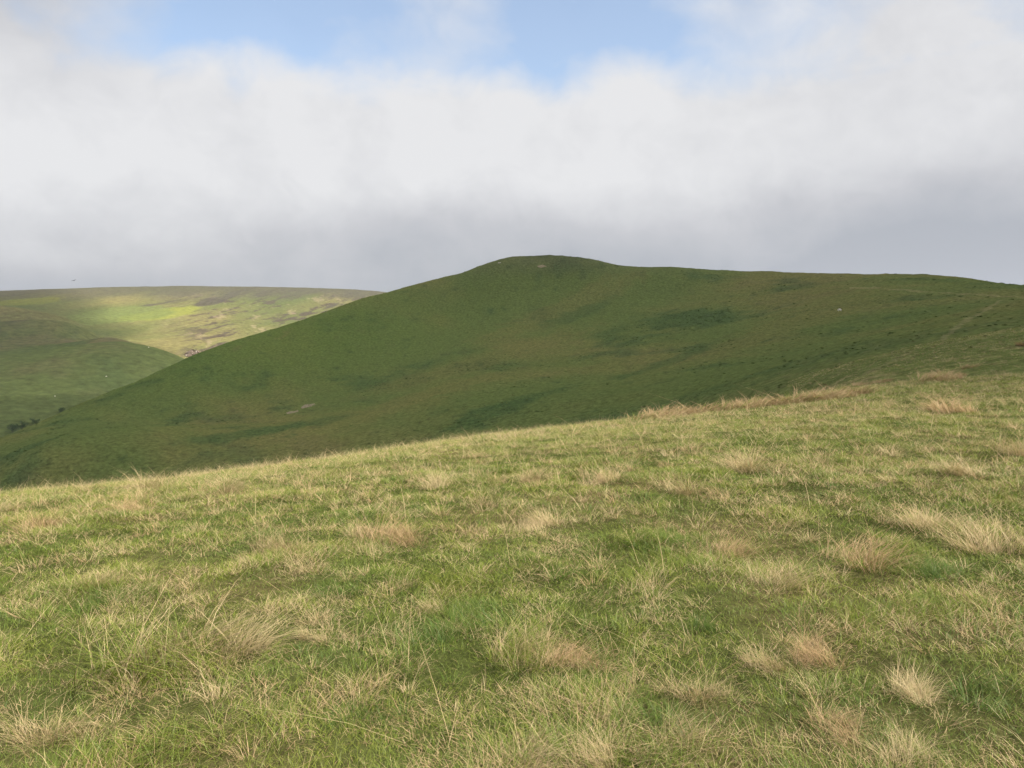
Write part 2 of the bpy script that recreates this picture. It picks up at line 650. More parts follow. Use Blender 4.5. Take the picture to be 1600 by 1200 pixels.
def hill_cover(x, y, z):
    r = np.hypot(x, y)
    green = np.array((0.106, 0.137, 0.042))
    olive = np.array((0.148, 0.150, 0.050))
    deep = np.array((0.068, 0.104, 0.037))
    brown = np.array((0.145, 0.126, 0.058))
    # slope-wise streaks: noise stretched down the fall of the hill
    u = x * 0.80 + y * 0.60
    v = -x * 0.60 + y * 0.80
    n1 = fbm(u, v * 0.45, 70, 5, 201, 0.55)
    n2 = fbm(u * 0.8, v * 0.5, 38, 5, 211, 0.6)
    n3 = fbm(x, y, 11, 4, 221, 0.65)
    c = np.zeros((len(x), 3)) + green
    c = mixc(c, olive, sstep(-0.25, 0.55, n1))
    c = mixc(c, deep, sstep(0.02, 0.55, n2 + 0.35 * n3) * 0.85)
    c = mixc(c, brown, sstep(0.15, 0.7, n1 + 0.4 * n3) * 0.4)
    # a fresher green shoulder on the left ridge
    pl = at(400, 560, 500)
    c = mixc(c, (0.108, 0.156, 0.036), np.exp(-((x - pl[0]) / 90) ** 2 - ((y - pl[1]) / 80) ** 2) * sstep(-0.5, 0.3, n3 + 0.4) * 0.8)
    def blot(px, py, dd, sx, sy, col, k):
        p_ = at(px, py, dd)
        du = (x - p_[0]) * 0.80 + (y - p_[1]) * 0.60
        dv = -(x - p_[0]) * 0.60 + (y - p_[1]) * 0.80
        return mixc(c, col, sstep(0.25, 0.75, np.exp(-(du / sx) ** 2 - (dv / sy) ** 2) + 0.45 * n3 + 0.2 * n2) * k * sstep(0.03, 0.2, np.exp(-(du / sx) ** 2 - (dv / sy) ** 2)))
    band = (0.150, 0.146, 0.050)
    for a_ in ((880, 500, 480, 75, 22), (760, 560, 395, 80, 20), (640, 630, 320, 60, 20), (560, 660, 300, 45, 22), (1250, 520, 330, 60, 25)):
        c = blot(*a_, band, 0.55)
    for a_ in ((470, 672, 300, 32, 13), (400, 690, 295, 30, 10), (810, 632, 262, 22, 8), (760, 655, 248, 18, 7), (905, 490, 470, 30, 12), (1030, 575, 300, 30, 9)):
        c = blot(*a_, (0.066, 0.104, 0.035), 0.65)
    # heathery crest
    c = mixc(c, (0.115, 0.105, 0.06), sstep(26, 46, z) * 0.45)
    c = mixc(c, deep * 0.8, sstep(0.35, 0.75, n3 + 0.3 * n2) * 0.6)
    # grazed bank at the right, nearer the camera, paler
    bank = 1 - sstep(95, 210, r)
    bc = mixc(np.zeros((len(x), 3)) + (0.125, 0.145, 0.048), (0.25, 0.21, 0.10), sstep(0.0, 0.8, fbm(x, y, 5, 4, 231, 0.6)))
    c = mixc(c, bc, bank * 0.85)
    # worn line where the bank meets the hill face, and the trod along the top
    for line in (TROD, TROD2):
        dmin = np.full(len(x), 1e9)
        for a_, b_ in zip(line[:-1], line[1:]):
            dmin = np.minimum(dmin, seg_dist(x, y, a_[:2], b_[:2]))
        w_ = 0.35 + r / 480
        c = mixc(c, (0.27, 0.23, 0.12), (1 - sstep(w_ * 0.5, w_ * 1.3, dmin + 0.8 * n3)) * np.clip(0.55 + 0.9 * fbm(x, y, 9, 2, 261), 0, 0.4))
    return c


TROD = [hit_ground(*q_, ground_h, 60, 520) for q_ in ((1345, 588), (1400, 562), (1450, 538), (1500, 508), (1540, 484), (1562, 470))]
TROD2 = [hit_ground(*q_, ground_h, 100, 520) for q_ in ((1330, 449), (1420, 453), (1500, 459), (1560, 463), (1600, 464), (1680, 468))]


th = np.linspace(R(-47), R(47), 1000)
rr = np.concatenate([np.geomspace(RS, 240, 110), np.linspace(240, 640, 230)[1:], np.linspace(640, 900, 20)[1:]])
me, X, Y, Z = polar_sheet("hill", ground_h, R(-47), R(47), 760, rr)
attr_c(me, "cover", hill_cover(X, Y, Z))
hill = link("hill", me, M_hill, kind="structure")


# ------------------------------------------------------------------ spur and moor
def moor_cover(x, y):
    gx, gy = x, y
    n1 = fbm(gx, gy * 0.35, 240, 5, 401, 0.55)
    n2 = fbm(gx, gy * 0.30, 110, 5, 411, 0.62)
    n3 = fbm(gx, gy * 0.20, 26, 4, 421, 0.75)
    c = np.zeros((len(x), 3)) + (0.140, 0.148, 0.054)
    c = mixc(c, (0.200, 0.175, 0.074), sstep(-0.2, 0.5, n1) * 0.8)
    c = mixc(c, (0.105, 0.130, 0.045), sstep(0.05, 0.6, -n1) * 0.8)
    # peat hags: dark banks and pale stony slips, on the right half only
    az = np.arctan2(x, y)
    right = sstep(azim(230, 480), azim(330, 480), az)
    c = mixc(c, (0.085, 0.066, 0.050), sstep(0.16, 0.30, n3 + 0.65 * n2) * right * 0.9)
    c = mixc(c, (0.34, 0.27, 0.17), sstep(0.33, 0.46, fbm(gx + 0.3 * gy, gy * 0.22, 55, 4, 431, 0.65)) * right * 0.42)
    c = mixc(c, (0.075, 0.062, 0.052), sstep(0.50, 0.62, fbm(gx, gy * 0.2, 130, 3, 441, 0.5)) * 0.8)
    # heather on the top
    dist = np.hypot(x, y)
    c = mixc(c, (0.098, 0.092, 0.062), sstep(2330, 2600, dist + 160 * n2) * 0.85)

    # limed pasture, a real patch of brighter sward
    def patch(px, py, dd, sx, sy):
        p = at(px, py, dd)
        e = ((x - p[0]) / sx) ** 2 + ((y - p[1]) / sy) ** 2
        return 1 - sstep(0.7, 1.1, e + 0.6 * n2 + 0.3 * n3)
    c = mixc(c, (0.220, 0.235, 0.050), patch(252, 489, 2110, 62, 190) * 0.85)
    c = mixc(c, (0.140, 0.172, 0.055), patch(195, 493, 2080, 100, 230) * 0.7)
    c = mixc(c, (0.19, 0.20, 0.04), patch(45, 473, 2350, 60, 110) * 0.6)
    return c


def spur_cover(x, y):
    n1 = fbm(x, y * 0.6, 170, 5, 301, 0.55)
    n2 = fbm(x + 0.4 * y, y * 0.5, 70, 4, 311, 0.6)
    c = np.zeros((len(x), 3)) + (0.100, 0.124, 0.042)
    c = mixc(c, (0.150, 0.128, 0.064), sstep(-0.05, 0.6, n1) * 0.9)
    c = mixc(c, (0.080, 0.108, 0.040), sstep(0.0, 0.6, n2) * 0.7)
    return mixc(c, moor_cover(x, y), sstep(1350, 1800, np.hypot(x, y)))


me, X, Y, Z = polar_sheet("spur", spur_h, R(-52), R(-14), 300, np.linspace(600, 2350, 270))
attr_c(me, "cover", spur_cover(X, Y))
spur = link("spur", me, M_moor, kind="structure")


me, X, Y, Z = polar_sheet("moor", moor_h, R(-52), R(14), 620, np.concatenate([np.linspace(1150, 2850, 250), np.linspace(2850, 4200, 20)[1:]]))
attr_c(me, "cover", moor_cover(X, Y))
moor = link("moor", me, M_moor, kind="structure")


# ------------------------------------------------------------------ clouds overhead (out of the picture, they shade the hill)
def cloud_material():
    mt, N, L = new_mat("cloud_vapour")
    v = N.new('ShaderNodeVolumePrincipled')
    v.inputs['Color'].default_value = (0.98, 0.98, 1.0, 1)
    v.inputs['Density'].default_value = 0.0085
    v.inputs['Anisotropy'].default_value = 0.7
    o = N.new('ShaderNodeOutputMaterial')
    L.new(v.outputs[0], o.inputs['Volume'])
    return mt


M_cloud = cloud_material()


def make_cloud(alt, shape, thick, label, seed, soft):
    """a billowing cloud whose outline, seen along the sun, is the given ground polygon"""
    P = np.array(shape, float)
    t = (alt - 0.0) / SD[2]
    off = SD[:2] * t
    n_a = 160
    ctr = P.mean(0)
    # radial outline sampled from the polygon
    ang = np.linspace(-np.pi, np.pi, n_a, endpoint=False)
    pr = P - ctr
    pa = np.arctan2(pr[:, 1], pr[:, 0])
    o = np.argsort(pa)
    pa, pl = pa[o], np.hypot(pr[:, 0], pr[:, 1])[o]
    rad = np.interp(ang, np.r_[pa - 2 * np.pi, pa, pa + 2 * np.pi], np.r_[pl, pl, pl])
    rad = rad * (1 + 0.05 * fbm(np.cos(ang) * 5 + seed, np.sin(ang) * 5, 2.0, 3, seed))
    lev = np.array([0.0, 0.15, 0.3, 0.45, 0.6, 0.72, 0.82, 0.9, 0.96, 1.0])
    V = []
    for sgn in (1, -1):
        for l in (lev if sgn > 0 else lev[::-1][1:]):
            x = ctr[0] + np.cos(ang) * rad * l
            y = ctr[1] + np.sin(ang) * rad * l
            hh = max(0, 1 - l ** soft) ** (0.5 if soft > 2 else 1.0)
            bil = 1 + 0.35 * fbm(x, y, 160, 4, seed + (3 if sgn > 0 else 9))
            z = alt + sgn * hh * thick * (0.65 if sgn > 0 else 0.35) * bil
            V.append(np.stack([x + off[0], y + off[1], z], -1))
    V = np.array(V)
    nl = len(V)
    idx = np.arange(nl * n_a).reshape(nl, n_a)
    q = np.stack([idx[:-1], np.roll(idx, -1, 1)[:-1], np.roll(idx, -1, 1)[1:], idx[1:]], -1).reshape(-1, 4)
    me = mesh_from("cloud", V.reshape(-1, 3), quads=q)
    bmc = bmesh.new()
    bmc.from_mesh(me)
    bmesh.ops.remove_doubles(bmc, verts=bmc.verts, dist=0.01)
    bmesh.ops.recalc_face_normals(bmc, faces=bmc.faces)
    bmc.to_mesh(me)
    bmc.free()
    smooth(me)
    return link("cloud", me, M_cloud, kind="structure", label=label)


def gp(px, dd):
    p = at(px, 600, dd)
    return (p[0], p[1])


make_cloud(620, [gp(-700, 95), gp(0, 95), gp(400, 95), gp(800, 95), gp(1100, 70), gp(1230, 48), gp(1330, 30), gp(1450, 22), gp(1600, 20), gp(2100, 24), (460, 60),
                 (680, 420), (580, 800), (120, 900), (-320, 840), (-520, 560), (-360, 200)],
           250, "cloud over the hill", 5, 3.0)
make_cloud(1100, [gp(-900, 700), gp(-200, 640), gp(330, 620), gp(420, 800), gp(400, 1150), gp(330, 1330), gp(215, 1560), gp(165, 2000), gp(140, 2450), gp(60, 2900),
                        gp(-400, 2900), gp(-900, 2300), gp(-1200, 1500)],
           330, "cloud over the spur", 15, 1.2)

# ------------------------------------------------------------------ grass


def blades(base, az, h, w, lean, curve, droop, twist, dry, hue, warm, rnd2, lev=4):
    """n grass blades -> vertices, triangles, per-vertex lots; each blade a tapering curved strip"""
    n = len(az)
    d = np.stack([np.cos(az), np.sin(az)], -1)
    s = np.stack([-np.sin(az + twist), np.cos(az + twist)], -1)
    if lev == 4:
        LV, WD, T = (0.0, 0.38, 0.72, 1.0), (1.0, 0.9, 0.6), [[0, 1, 3], [0, 3, 2], [2, 3, 5], [2, 5, 4], [4, 5, 6]]
    elif lev == 2:
        LV, WD, T = (0.0, 1.0), (1.0,), [[0, 1, 2]]
    else:
        LV, WD, T = (0.0, 0.55, 1.0), (1.0, 0.8), [[0, 1, 3], [0, 3, 2], [2, 3, 4]]
    nv = 2 * len(WD) + 1
    V = np.zeros((n, nv, 3))
    A = np.zeros((n, nv))
    for li, t in enumerate(LV):
        c = np.zeros((n, 3))
        c[:, :2] = base[:, :2] + d * (h * (lean * t + curve * t * t))[:, None]
        c[:, 2] = base[:, 2] + h * (t - droop * t * t)
        if li < len(WD):
            o = s * (w * WD[li] / 2)[:, None]
            V[:, 2 * li] = c
            V[:, 2 * li + 1] = c
            V[:, 2 * li, :2] -= o
            V[:, 2 * li + 1, :2] += o
            A[:, 2 * li:2 * li + 2] = t
        else:
            V[:, -1] = c
            A[:, -1] = 1
    tris = (np.arange(n)[:, None, None] * nv + np.array(T)[None]).reshape(-1, 3)
    rep_ = lambda q: np.repeat(q, nv)
    return V.reshape(-1, 3), tris, A.ravel(), rep_(dry), rep_(hue), rep_(warm), rep_(rnd2)


def blade_mesh(name, parts, mat):
    o = 0
    ts = []
    for p in parts:
        ts.append(p[1] + o)
        o += len(p[0])
    me = mesh_from(name, np.concatenate([p[0] for p in parts]), tris=np.concatenate(ts), check=False)
    for k, nm in ((2, "along"), (3, "dry"), (4, "hue"), (5, "warm"), (6, "rnd2")):
        attr_f(me, nm, np.concatenate([p[k] for p in parts]))
    smooth(me)
    me.materials.append(mat)
    return me


TH = R(40)


def width_at(r):
    return 0.0018 * (1 + np.clip(r - 3.0, 0, 200) * 0.14)


def dryness(x, y):
    r = np.hypot(x, y)
    n1 = fbm(x, y, 0.62, 3, 501, 0.6)
    n2 = fbm(x, y, 3.2, 3, 511)
    n3 = fbm(x, y, 0.24, 2, 521)
    far = sstep(5, 16, r)
    f = 0.25 + (0.42 - 0.24 * far) * n1 + 0.14 * n2 + (0.34 - 0.2 * far) * n3 + 0.09 * far
    return np.clip(f, 0.03, 0.95)


def hueness(x, y):
    return np.clip(0.58 + 0.45 * fbm(x, y, 0.9, 3, 531) + 0.28 * fbm(x, y, 0.28, 2, 541), 0, 1)


def sector(g, r0, r1, dens):
    n = int(TH * (r1 * r1 - r0 * r0) * dens)
    r = np.sqrt(g.uniform(r0 * r0, r1 * r1, n))
    th_ = g.uniform(-TH, TH, n)
    rc = np.interp(th_, _th, _rc)
    keep = (r < rc * 1.35) | (th_ > azim(1230, 610))
    r, th_ = r[keep], th_[keep]
    return r * np.sin(th_), r * np.cos(th_), r


def turf(g, r0, r1, dens, lev):
    x, y, r = sector(g, r0, r1, dens)
    n = len(x)
    D = dryness(x, y)
    isdry = g.uniform(0, 1, n) < D
    lie = fbm(x, y, 0.7, 2, 571) * 3.5 + 0.6
    az = lie + g.normal(0, 1.5, n)
    lush = sstep(-0.2, 0.7, fbm(x, y, 0.8, 3, 581))
    h = (0.028 + 0.050 * lush + 0.02 * D) * g.uniform(0.6, 1.5, n) * (1 + 0.012 * np.clip(r - 6, 0, 50))
    lean = np.where(isdry, g.uniform(0.2, 1.6, n), g.uniform(0.1, 0.8, n))
    curve = g.uniform(0.1, 1.0, n)
    droop = np.where(isdry, g.uniform(0.1, 0.8, n), g.uniform(0.0, 0.4, n))
    z = ground_h(x, y) - 0.01
    hue = np.clip(hueness(x, y) + g.normal(0, 0.15, n), 0, 1)
    warm = np.clip(0.3 + 0.5 * fbm(x, y, 2.0, 3, 561) + g.normal(0, 0.2, n), 0, 1)
    return blades(np.stack([x, y, z], -1), az, h, width_at(r) * g.uniform(0.7, 1.4, n), lean, curve, droop, g.uniform(-1, 1, n),
                  isdry.astype(float), hue, warm, g.uniform(0, 1, n), lev)


def tufts(g, r0, r1, dens, nb, lev):
    """loose clumps in the sward, most of them straw coloured"""
    cx, cy_, cr = sector(g, r0, r1, dens)
    D = dryness(cx, cy_)
    keep = g.uniform(0, 1, len(cx)) < 0.2 + 1.2 * D
    cx, cy_, cr, D = cx[keep], cy_[keep], cr[keep], D[keep]
    m = len(cx)
    big = g.uniform(0.5, 1.25, m) ** 1.3
    share = np.clip(g.choice([0.10, 0.45, 0.80, 0.95], m, p=[0.22, 0.18, 0.30, 0.30]), 0, 1)
    chue = g.uniform(0, 0.9, m)
    cwarm = np.clip(g.normal(0.35, 0.3, m), 0, 1)
    cl = g.uniform(0, 2 * np.pi, m)
    i = np.repeat(np.arange(m), nb)
    n = len(i)
    a0 = g.uniform(0, 2 * np.pi, n)
    q = np.sqrt(g.uniform(0, 1, n)) * 0.055 * big[i] * (1 + 0.02 * np.clip(cr[i] - 6, 0, 60))
    x = cx[i] + q * np.cos(a0)
    y = cy_[i] + q * np.sin(a0)
    r = np.hypot(x, y)
    dx = np.cos(a0) + 0.5 * np.cos(cl[i]) + g.normal(0, 0.5, n)
    dy = np.sin(a0) + 0.5 * np.sin(cl[i]) + g.normal(0, 0.5, n)
    h = g.uniform(0.045, 0.155, n) * (0.5 + 0.5 * big[i]) * (1 + 0.055 * np.clip(r - 5, 0, 14))
    z = ground_h(x, y) - 0.01
    isdry = (g.uniform(0, 1, n) < share[i]).astype(float)
    return blades(np.stack([x, y, z], -1), np.arctan2(dy, dx), h, width_at(r) * g.uniform(0.6, 1.15, n), g.uniform(0.1, 0.8, n), g.uniform(0.2, 1.2, n),
                  g.uniform(0.05, 0.7, n), g.uniform(-0.9, 0.9, n), isdry, np.clip(chue[i] + g.normal(0, 0.1, n), 0, 1), cwarm[i], g.uniform(0, 1, n), lev)


def stems(g, r0, r1, dens, lev):
    x, y, r = sector(g, r0, r1, dens)
    n = len(x)
    z = ground_h(x, y)
    return blades(np.stack([x, y, z], -1), g.uniform(0, 2 * np.pi, n), g.uniform(0.16, 0.38, n), width_at(r) * g.uniform(0.7, 1.2, n), g.uniform(0.2, 1.6, n),
                  g.uniform(0.0, 0.9, n), g.uniform(0, 0.5, n), g.uniform(-1, 1, n), np.ones(n), np.full(n, 0.5), g.uniform(0, 0.6, n), g.uniform(0, 0.4, n), lev)


g = np.random.default_rng(21)
parts = []
for r0, r1, dens, lev in [(1.2, 3.5, 9500, 4), (3.5, 6.5, 6500, 3), (6.5, 11, 3200, 3), (11, 18, 2400, 2), (18, 32, 800, 2), (32, 55, 190, 2), (55, 150, 32, 2)]:
    parts.append(turf(g, r0, r1, dens, lev))
for r0, r1, dens, nb, lev in [(1.5, 6.5, 27.0, 40, 3), (6.5, 12, 26.0, 32, 3), (12, 22, 16.0, 28, 2), (22, 45, 5.5, 24, 2), (45, 150, 0.9, 18, 2)]:
    parts.append(tufts(g, r0, r1, dens, nb, lev))
parts.append(stems(g, 1.5, 8, 4, 4))
parts.append(stems(g, 8, 25, 5, 3))
me = blade_mesh("grass", parts, M_grass)
grass = link("grass", me, None, kind="stuff", category="grass", label="rough green and straw coloured grass covering the near field")
print("grass tris", len(me.polygons))


# ------------------------------------------------------------------ tussocks that stand out of the sward
def tussock_mesh(g, nb, rad, h0, h1, share, hue, warm, wide, wind, droop=0.6, lev=4):
    n = nb
    a0 = g.uniform(0, 2 * np.pi, n)
    q = np.sqrt(g.uniform(0, 1, n)) * rad
    x, y = q * np.cos(a0), q * np.sin(a0) * 0.8
    dx = 0.6 * np.cos(a0) + 1.6 * wind[0] + g.normal(0, 0.6, n)
    dy = 0.6 * np.sin(a0) + 1.6 * wind[1] + g.normal(0, 0.6, n)
    h = g.uniform(h0 * 0.7, h1, n) * (1.1 - 0.5 * (q / rad) ** 2)
    isdry = (g.uniform(0, 1, n) < share).astype(float)
    lk = g.integers(0, 11, n)                      # locks of blades that grow and lie together
    la = g.uniform(0, 2 * np.pi, 11)
    lr = rad * g.uniform(0.1, 1.25, 11)
    x = 0.45 * x + lr[lk] * np.cos(la[lk] * 1.7)
    y = 0.45 * y + lr[lk] * np.sin(la[lk] * 1.7) * 0.8
    dx = dx + 1.0 * np.cos(la[lk])
    dy = dy + 1.0 * np.sin(la[lk])
    h = h * g.uniform(0.55, 1.15, 11)[lk]
    isdry = np.where(g.uniform(0, 1, 11)[lk] < 0.8, isdry, isdry * (g.uniform(0, 1, n) < 0.35))
    p = blades(np.stack([x, y, np.full(n, -0.03)], -1), np.arctan2(dy, dx), h, wide * g.uniform(0.6, 1.3, n), g.uniform(0.05, 0.7, n), g.uniform(0.2, 1.3, n),
               g.uniform(0.05, droop, n), g.uniform(-0.9, 0.9, n), isdry, np.clip(hue + g.normal(0, 0.15, n), 0, 1), np.clip(warm + g.normal(0, 0.15, n), 0, 1),
               g.uniform(0, 1, n), lev)
    return blade_mesh("tussock", [p], M_grass)


g = np.random.default_rng(77)
TM = {
    'straw': [tussock_mesh(g, 900, 0.20, 0.12, 0.29, 0.86, 0.5, 0.25, 0.0021, w) for w in ((0.4, 0), (-0.4, 0.1), (0.2, -0.5))],
    'pale': [tussock_mesh(g, 900, 0.20, 0.11, 0.26, 0.95, 0.5, 0.02, 0.0022, w, 0.8) for w in ((0.6, -0.2), (-0.5, -0.3), (0.1, 0.4))],
    'red': [tussock_mesh(g, 900, 0.20, 0.12, 0.29, 0.94, 0.5, 0.85, 0.0021, w) for w in ((0.3, 0), (-0.3, -0.2))],
    'olive': [tussock_mesh(g, 1000, 0.22, 0.14, 0.32, 0.50, 0.75, 0.30, 0.0021, w, 0.5) for w in ((0.3, 0), (-0.2, 0.1))],
    'green': [tussock_mesh(g, 1000, 0.24, 0.09, 0.20, 0.05, 0.02, 0.30, 0.0026, w, 0.35) for w in ((0.3, 0), (0.2, -0.2))],
    'rush': [tussock_mesh(g, 420, 0.34, 0.28, 0.55, 0.97, 0.5, 0.75, 0.008, w, 0.35, 3) for w in ((0.4, 0), (0.3, 0.2), (0.5, -0.2))],
}
T_LIST = [
    # picture position of the foot, width in metres, kind, label
    (238, 1046, 0.85, 'olive', "large olive and straw tussock at lower left, left one of a touching pair"),
    (372, 1016, 0.75, 'pale', "large flattened pale tussock at lower left, right one of a touching pair"),
    (60, 828, 0.62, 'red', "reddish straw tussock near the left end of the brow"),
    (12, 800, 0.70, 'pale', "pale tussock cut off by the left edge of the picture below the brow"),
    (150, 915, 0.45, 'straw', "upright straw tussock in green turf at far left, below the reddish one"),
    (235, 765, 0.95, 'straw', "broad straw tussock standing on the left part of the brow"),
    (205, 800, 0.6, 'red', "low brownish tussock just below the left part of the brow"),
    (848, 822, 0.55, 'pale', "bright cream tussock in the middle of the field, the tallest around"),
    (830, 752, 0.60, 'straw', "small straw tussock straight above the bright cream one"),
    (690, 757, 0.80, 'pale', "pale wide tussock left of the middle, just under the brow"),
    (622, 848, 0.65, 'red', "pinkish straw tussock left of the bright cream one"),
    (562, 838, 0.45, 'straw', "straw tussock touching the pinkish one on its left side"),
    (676, 952, 0.27, 'pale', "small pale tussock at the left rim of the deep green patch"),
    (482, 997, 0.24, 'pale', "tiny pale tussock between the lower left pair and the middle"),
    (740, 975, 0.62, 'green', "deep green tussock patch in the middle foreground"),
    (690, 1000, 0.45, 'green', "smaller deep green tussock touching the deep green patch at its left foot"),
    (520, 930, 0.42, 'green', "dark green low tussock above the tiny pale one"),
    (800, 1032, 0.48, 'olive', "tall olive straw tussock below the deep green patch"),
    (905, 1040, 0.36, 'red', "dead brown matted tussock right of the tall olive one"),
    (822, 1192, 0.42, 'pale', "pale tussock cut by the bottom edge near the middle, left of two"),
    (945, 1196, 0.36, 'straw', "straw tussock cut by the bottom edge near the middle, right of two"),
    (1066, 1158, 0.34, 'pale', "whitish bent tussock at the bottom, right of the middle"),
    (1100, 1085, 0.34, 'straw', "straw tussock right above the whitish bent one"),
    (1208, 1045, 0.38, 'straw', "straw tussock at lower right, left of two leaning together"),
    (1272, 1022, 0.36, 'red', "brownish tussock at lower right, right of two leaning together"),
    (1345, 882, 0.75, 'red', "large pinkish tussock in the right half of the field"),
    (1440, 1095, 0.36, 'pale', "golden tussock at lower right, upper of two in a line"),
    (1425, 1180, 0.34, 'pale', "golden tussock at lower right, lower of two in a line"),
    (1318, 1150, 0.30, 'red', "pinkish small tussock left of the two golden ones"),
    (1452, 892, 0.45, 'green', "dark green tussock right of the large pinkish one"),
    (1562, 862, 0.75, 'straw', "straw tussock near the right edge above the dark green one"),
    (1440, 825, 0.65, 'straw', "straw tussock behind the large pinkish one"),
    (1215, 915, 0.5, 'straw', "grey straw tussock left below the large pinkish one"),
    (1140, 868, 0.5, 'red', "brownish tussock between the bright cream and the large pinkish ones"),
    (1080, 772, 0.75, 'pale', "pale tussock in the upper middle right of the field"),
    (1490, 740, 0.7, 'pale', "spiky pale tussock alone in green turf at upper right"),
    (1585, 710, 0.8, 'straw', "straw tussock at the right edge, farther up than the spiky pale one"),
    (1175, 735, 0.9, 'straw', "straw tussock farther up than the upper middle right pale one"),
    (950, 752, 0.7, 'straw', "straw tussock right of the small one above the bright cream tussock"),
    (430, 860, 0.55, 'straw', "straw tussock left of the pinkish and straw pair"),
    (355, 770, 0.8, 'pale', "pale tussock below the brow, right of the broad straw one"),
    (1105, 985, 0.35, 'green', "green tussock in the lower middle right"),
    (570, 1130, 0.36, 'green', "dark green tussock at the bottom, left of the middle"),
    (90, 1150, 0.4, 'straw', "straw tussock near the lower left corner"),
    (1560, 1090, 0.42, 'green', "long dark green tussock near the lower right corner"),
]
for i, (px, py, wd, kd, lab) in enumerate(T_LIST):
    p = hit_ground(px, py, ground_h, 1.5, 60)
    o = link("grass_tussock", TM[kd][i % len(TM[kd])], None, label=lab, category="tussock", group="tussocks in the near field")
    o.location = p
    sc_ = wd / 0.55
    o.scale = (sc_, sc_, sc_ * 1.15)
    o.rotation_euler = (0, 0, (i * 2.4) % 6.28 if kd != 'green' else i * 0.3)

R_LIST = [(1012, 656, 0.8, "leftmost and lowest"), (1058, 650, 0.95, "second from the left"), (1105, 645, 0.95, "third from the left"),
          (1150, 641, 0.9, "fourth from the left"), (1195, 636, 0.95, "fifth from the left"), (1232, 632, 0.95, "sixth from the left"),
          (1266, 628, 1.1, "seventh from the left, the palest"), (1300, 624, 0.95, "eighth from the left"), (1336, 617, 0.9, "ninth from the left, a low one"), (1322, 607, 1.2, "tenth, set back behind the low one"),
          (1352, 602, 1.3, "eleventh, on the rise behind"), (1384, 597, 1.3, "twelfth, at the right end of the row")]
for i, (px, py, sc_, nm) in enumerate(R_LIST):
    p = hit_ground(px, py, ground_h, 12, 140)
    o = link("rush_clump", TM['rush'][i % 3], None, label="reddish straw rush clump in the brow row, " + nm, category="rushes", group="rush clumps along the brow")
    o.location = p
    o.scale = (sc_ * 2.0, sc_ * 1.6, sc_ * 1.2)
    o.rotation_euler = (0, 0, -0.2 + 0.15 * (i % 4))
for i, (px, py, sc_, lab) in enumerate([(1452, 596, 1.4, "straw rush clump on the right bank, left end of a short row"), (1478, 592, 1.4, "straw rush clump on the right bank, middle of a short row"),
                                        (1502, 588, 1.4, "straw rush clump on the right bank, right end of a short row"), (1510, 576, 1.7, "dark based rush clump alone above the short row on the right bank"),
                                        (1485, 642, 0.9, "reddish rush clump alone in the grass below the right bank"), (1596, 540, 2.0, "pale rush clump at the right edge high on the bank")]):
    p = hit_ground(px, py, ground_h, 12, 200)
    o = link("rush_clump", TM['rush'][i % 3], None, label=lab, category="rushes", group="rush clumps on the right bank")
    o.location = p
    o.scale = (sc_ * 1.3, sc_ * 1.3, sc_)
    o.rotation_euler = (0, 0, i * 2.1)


# ------------------------------------------------------------------ rocks, scars, cairn

def rock_mesh(seed, flat=0.7):
    bm = bmesh.new()
    bmesh.ops.create_icosphere(bm, subdivisions=2, radius=0.5)
    gg = np.random.default_rng(seed)
    cuts = gg.normal(0, 1, (7, 3))
    cuts /= np.linalg.norm(cuts, axis=1)[:, None]
    for v in bm.verts:
        c = np.array(v.co)
        for k in cuts:                                   # cleave flat faces
            e = c @ k - 0.36
            if e > 0:
                c = c - k * e * 0.9
        c = c * (1 + 0.05 * gg.normal())
        c[2] *= flat
        v.co = c
    me = bpy.data.meshes.new("rock")
    bm.to_mesh(me)
    bm.free()
    return me


M_rock = plain_material("grey_stone", (0.36, 0.33, 0.29), 0.9, 0.3, 4.0, 0.03)
M_pale = plain_material("pale_stone", (0.55, 0.50, 0.43), 0.9, 0.25, 4.0, 0.03)
M_earth = plain_material("bare_earth", (0.15, 0.112, 0.080), 0.95, 0.4, 0.5, 0.2)
M_clay = plain_material("pale_earth", (0.215, 0.175, 0.11), 0.95, 0.35, 1.5, 0.1)
ROCKS = [rock_mesh(k) for k in range(5)]
for me in ROCKS:
    me.materials.append(M_rock)
PALES = [m_.copy() for m_ in ROCKS[:3]]
for me in PALES:
    me.materials.clear()
    me.materials.append(M_pale)


def rock_pile(name, base, spec, label, cat, meshes, seed):
    root = link(name, None, None, label=label, category=cat)
    root.location = base
    gg = np.random.default_rng(seed)
    for dx, dy, dz, sz in spec:
        o = link("stone", meshes[int(gg.integers(0, len(meshes)))], None, root)
        o.location = (dx, dy, dz)
        o.scale = (sz * gg.uniform(0.9, 1.3), sz, sz * gg.uniform(0.8, 1.1))
        o.rotation_euler = (gg.uniform(-0.3, 0.3), gg.uniform(-0.3, 0.3), gg.uniform(0, 6.28))
    return root


def on_ground(px, py, dd, hf=ground_h):
    p = at(px, py, dd)
    return np.array([p[0], p[1], float(hf(np.array([p[0]]), np.array([p[1]]))[0])])


